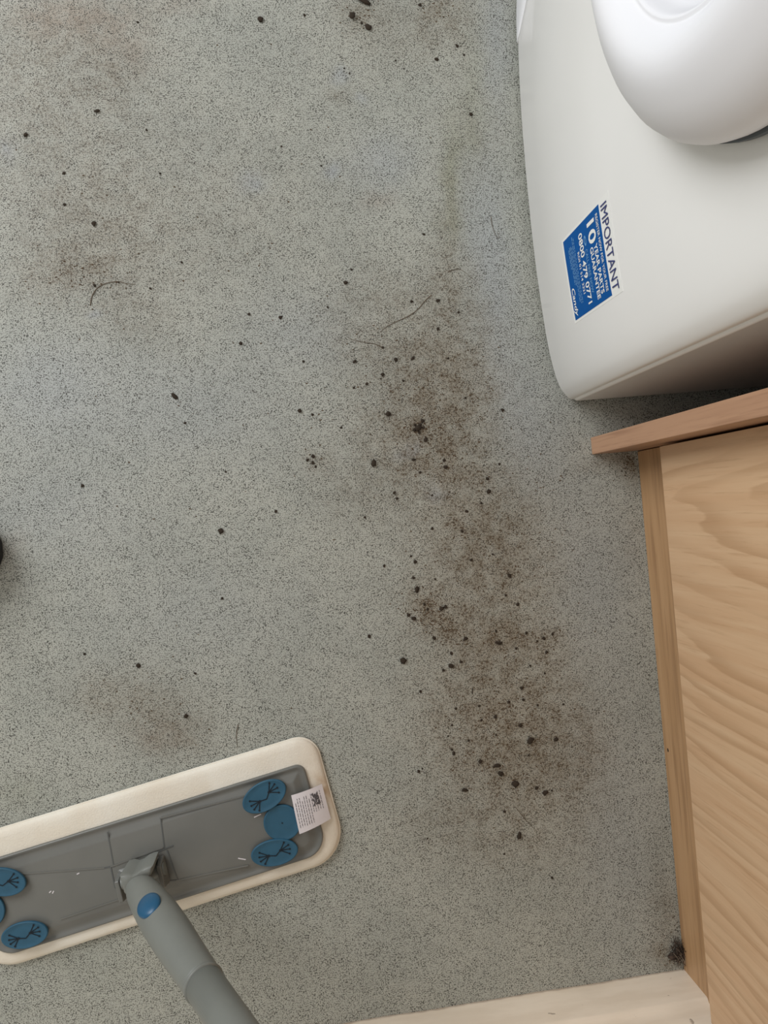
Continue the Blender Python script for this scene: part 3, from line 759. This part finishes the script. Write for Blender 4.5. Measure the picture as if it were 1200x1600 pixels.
ONE = [(407,31,5,1,0,'small brown crumb alone near the top edge, left of the others'),
 (550,26,5.5,1.1,60,'round brown crumb below the dark clump at the top edge'),
 (575,43,5.5,1.3,-40,'reddish brown crumb pair lower right of the top clump'),
 (568,3,6,2.2,-25,'long dark dirt clump cut by the top edge of the photo'),
 (273,619,4.2,1.6,-50,'dark seed shaped crumb alone on clean floor left of the trail'),
 (345,830,4.6,1,0,'black round crumb alone on clean floor left of centre'),
 (606,647,5,1,0,'round black crumb left of the biggest dirt clump'),
 (653,669,5.5,1.3,30,'biggest crumbly dark dirt clump in the upper trail'),
 (584,724,5.2,1.3,80,'dark oval crumb at the left rim of the upper trail'),
 (630,1032,6,1,0,'large round black crumb left of the middle trail'),
 (828,1156,5.4,1.3,40,'dark ragged crumb to the right in the lower trail'),
 (868,1155,3.8,1.2,30,'rightmost dark crumb of the lower trail'),
 (776,1196,3.8,2,2,'long flat dark crumb in the row across the lower trail'),
 (782,1208,4.4,1.2,-30,'dark crumb just under the long flat one in the lower trail'),
 (805,1225,5.8,1.1,0,'biggest square dark crumb in the lower trail'),
 (852,1238,4.8,1.3,10,'dark crumb at the right end of the row across the lower trail'),
 (726,1234,3.8,1.7,-8,'long dark crumb at the left end of the lower trail'),
 (811,1305,4.6,1.5,75,'upright dark crumb alone below the lower trail')]
PXM = H / F
MARKS = [(407, 31, 'lone crumb at the top left'), (575, 43, 'reddish crumb at the top edge'), (273, 619, 'seed shaped crumb'), (345, 830, 'lone black crumb left of centre'),
 (606, 647, 'round crumb beside the big clump'), (653, 669, 'biggest dirt clump'), (584, 724, 'dark oval crumb'), (630, 1032, 'large round black crumb'), (805, 1225, 'square crumb in the lower trail'),
 (811, 1305, 'upright crumb below the trail'), (170, 445, 'long curved hair'), (640, 490, 'bent hair on the trail'), (828, 1156, 'ragged crumb in the lower trail'), (570, 536, 'short faint hair'), (773, 350, 'looped dark thread')]
def mark_of(x, y):
    m = min(MARKS, key=lambda q: math.hypot(q[0] - x, q[1] - y)); dx, dy = x - m[0], y - m[1]
    k = int(round(math.atan2(-dy, dx) / (math.pi / 4))) % 8
    return m[2], ('right of', 'above right of', 'above', 'above left of', 'left of', 'below left of', 'below', 'below right of')[k], math.hypot(dx, dy)
allq = [(mark_of(q[0], q[1]), q) for v_k in CR.values() for q in v_k[2]]
def own_label(q):
    m, d, r = mark_of(q[0], q[1])
    same = sorted(t[0][2] for t in allq if t[0][0] == m and t[0][1] == d)
    k = same.index(r); nth = ('nearest', 'second', 'third', 'fourth', 'fifth', 'sixth', 'seventh', 'eighth', 'ninth', 'tenth', 'eleventh', 'twelfth', 'thirteenth')
    size = 'tiny' if q[2] < 2.5 else 'small'
    return '%s dark crumb, %s one %s the %s' % (size, nth[min(k, 12)], d, m)
def crumb(x, y, r, st, ang, label, group, i):
    o = bpy.data.objects.new('dirt_crumb', CM[i % len(CM)]); C.objects.link(o)
    p = P(x, y); o.location = (p.x, p.y, -.0001); s = r * PXM * .84
    o.scale = (s * st, s / (st ** .4), s * .8); o.rotation_euler = (0, 0, R(ang) if st > 1 else random.uniform(0, 6))
    tag(o, label, 'dirt crumb', group)
i = 0
for key, (lb, gp, lst) in CR.items():
    for q in lst:
        crumb(q[0], q[1], q[2], q[3] if len(q) > 3 else random.uniform(1, 1.3), q[4] if len(q) > 3 else random.uniform(0, 180), own_label(q), gp, i); i += 1
for x, y, r, st, ang, lb in ONE:
    crumb(x, y, r, st, ang, lb, 'larger crumbs on the floor', i); i += 1

# grit too fine to count
bm = bmesh.new(); cnt = 0
rnd = random.Random(3)
hot = [(652, 668, 26, 20, 160), (690, 640, 70, 90, 380), (700, 725, 60, 40, 150), (668, 955, 36, 28, 260), (700, 985, 40, 16, 110), (785, 1000, 50, 24, 110), (790, 1140, 100, 90, 620), (760, 820, 110, 90, 260),
       (860, 1010, 20, 20, 30), (600, 600, 110, 90, 200), (130, 430, 70, 36, 140), (565, 20, 30, 24, 60), (690, 15, 30, 22, 50), (235, 1110, 90, 50, 90), (780, 950, 120, 260, 420), (985, 728, 10, 16, 30), (1040, 1470, 16, 60, 60), (490, 720, 14, 14, 26), (350, 500, 340, 400, 260)]
for hx, hy, rx, ry, k in hot:
    for _ in range(k):
        x = rnd.gauss(hx, rx * .6); y = rnd.gauss(hy, ry * .6)
        p = P(x, y)
        if p.x > PLX - .002 or p.y < SK_Y + .002 or (p.x > EPX - .003 and p.y > EPY0 - .003) : continue
        if padL < L(x, y, 0).x < padR and padB < L(x, y, 0).y < padT: continue
        s = rnd.choice((.5, .6, .7, .9, 1.3)) * .00085; a = rnd.uniform(0, 6.28); st = rnd.uniform(1, 2)
        b0 = [bm.verts.new((p.x + s * st * math.cos(a + t) * f_, p.y + s * math.sin(a + t) * f_, .00005)) for t, f_ in ((0, 1), (1.57, .8), (3.1, 1.1), (4.7, .9))]
        tpv = bm.verts.new((p.x, p.y, s * .8)); bm.faces.new(b0[::-1])
        for q in range(4): bm.faces.new((b0[q], b0[(q + 1) % 4], tpv))
tag(obj('floor_grit', bm, M['grit']), 'fine brown grit sprinkled along the dirt trail', 'dirt', kind='stuff')

def fibre(pts, r, label, name='hair_strand', cat='hair', mat='hair'):
    ps = []
    raw = [P(x, y, .0006) for x, y in pts]
    for i in range(len(raw) - 1):
        p0, p1, p2, p3 = raw[max(i - 1, 0)], raw[i], raw[i + 1], raw[min(i + 2, len(raw) - 1)]
        for k in range(4):
            t = k / 4; ps.append(.5 * (2 * p1 + (p2 - p0) * t + (2 * p0 - 5 * p1 + 4 * p2 - p3) * t * t + (3 * p1 - p0 - 3 * p2 + p3) * t ** 3))
    ps.append(raw[-1]); n = len(ps)
    bm = bmesh.new(); tube(bm, ps, [r * (1 - .6 * i / n) for i in range(n)], 6)
    tag(obj(name, bm, M[mat], smooth=True), label, cat)
fibre([(141, 477), (144, 462), (153, 449), (168, 442), (186, 440), (198, 443), (212, 444)], 0.00055, 'curved brown hair on the left part of the floor')
fibre([(674, 461), (664, 470), (652, 484), (636, 495), (620, 502), (603, 511), (594, 519)], 0.00055, 'bent brown hair across the top of the dirt trail')
fibre([(597, 543), (585, 537), (570, 535), (552, 531), (543, 526)], 0.0004, 'short faint hair left of the dirt trail')
fibre([(767, 338), (769, 352), (774, 366), (780, 372), (777, 362)], .0004, 'small looped dark thread near the washing machine')
fibre([(372, 1132), (369, 1150), (371, 1168)], .0004, 'short thread just above the mop pad')
fibre([(806, 1262), (822, 1282), (840, 1300)], .0004, 'thin straight hair below the lower trail')
fibre([(700, 425), (716, 420), (730, 428), (738, 436)], .00035, 'pale wavy hair at the top of the dirt trail')

# fluff caught in the corner between plinth and skirting
bm = bmesh.new(); base = P(1058, 1484)
for k in range(60):
    p = base + Vector((rnd.gauss(0, .003), rnd.gauss(0, .007), abs(rnd.gauss(0, .004)) + .0012))
    pts = [p + Vector((rnd.gauss(0, .004), rnd.gauss(0, .006), abs(rnd.gauss(0, .002)))) for _ in range(4)]
    pts = [Vector((min(q.x, PLX - .0006), max(q.y, SK_Y + .0015), q.z)) for q in pts]
    tube(bm, pts, .0003, 4)
fluff = obj('dust_fluff', bm, M['fluff'], smooth=True)
tag(fluff, 'dark tangle of dust in the corner of plinth and skirting', 'dust', kind='stuff')
bm = bmesh.new()
for k in range(8):
    p = base + Vector((rnd.gauss(0, .003), rnd.gauss(0, .007), .007))
    tube(bm, [Vector((min(q.x, PLX - .0006), q.y, q.z)) for q in (p, p + Vector((.004, -.006, .002)), p + Vector((.007, -.014, .001)))], .00025, 4)
tag(obj('pale_fibre', bm, M['fluff_pale'], parent=fluff), kind='stuff')
bm = bmesh.new(); bmesh.ops.create_icosphere(bm, subdivisions=3, radius=1)
b2 = P(1052, 1493)
for v in bm.verts:
    v.co *= 1 + .5 * noise.noise(v.co * 2.2); v.co = Vector((b2.x - .001 + v.co.x * .0065, b2.y + v.co.y * .0045, max(0, .002 + v.co.z * .003)))
obj('dirt_lump', bm, M['fluff'], parent=fluff, smooth=True)
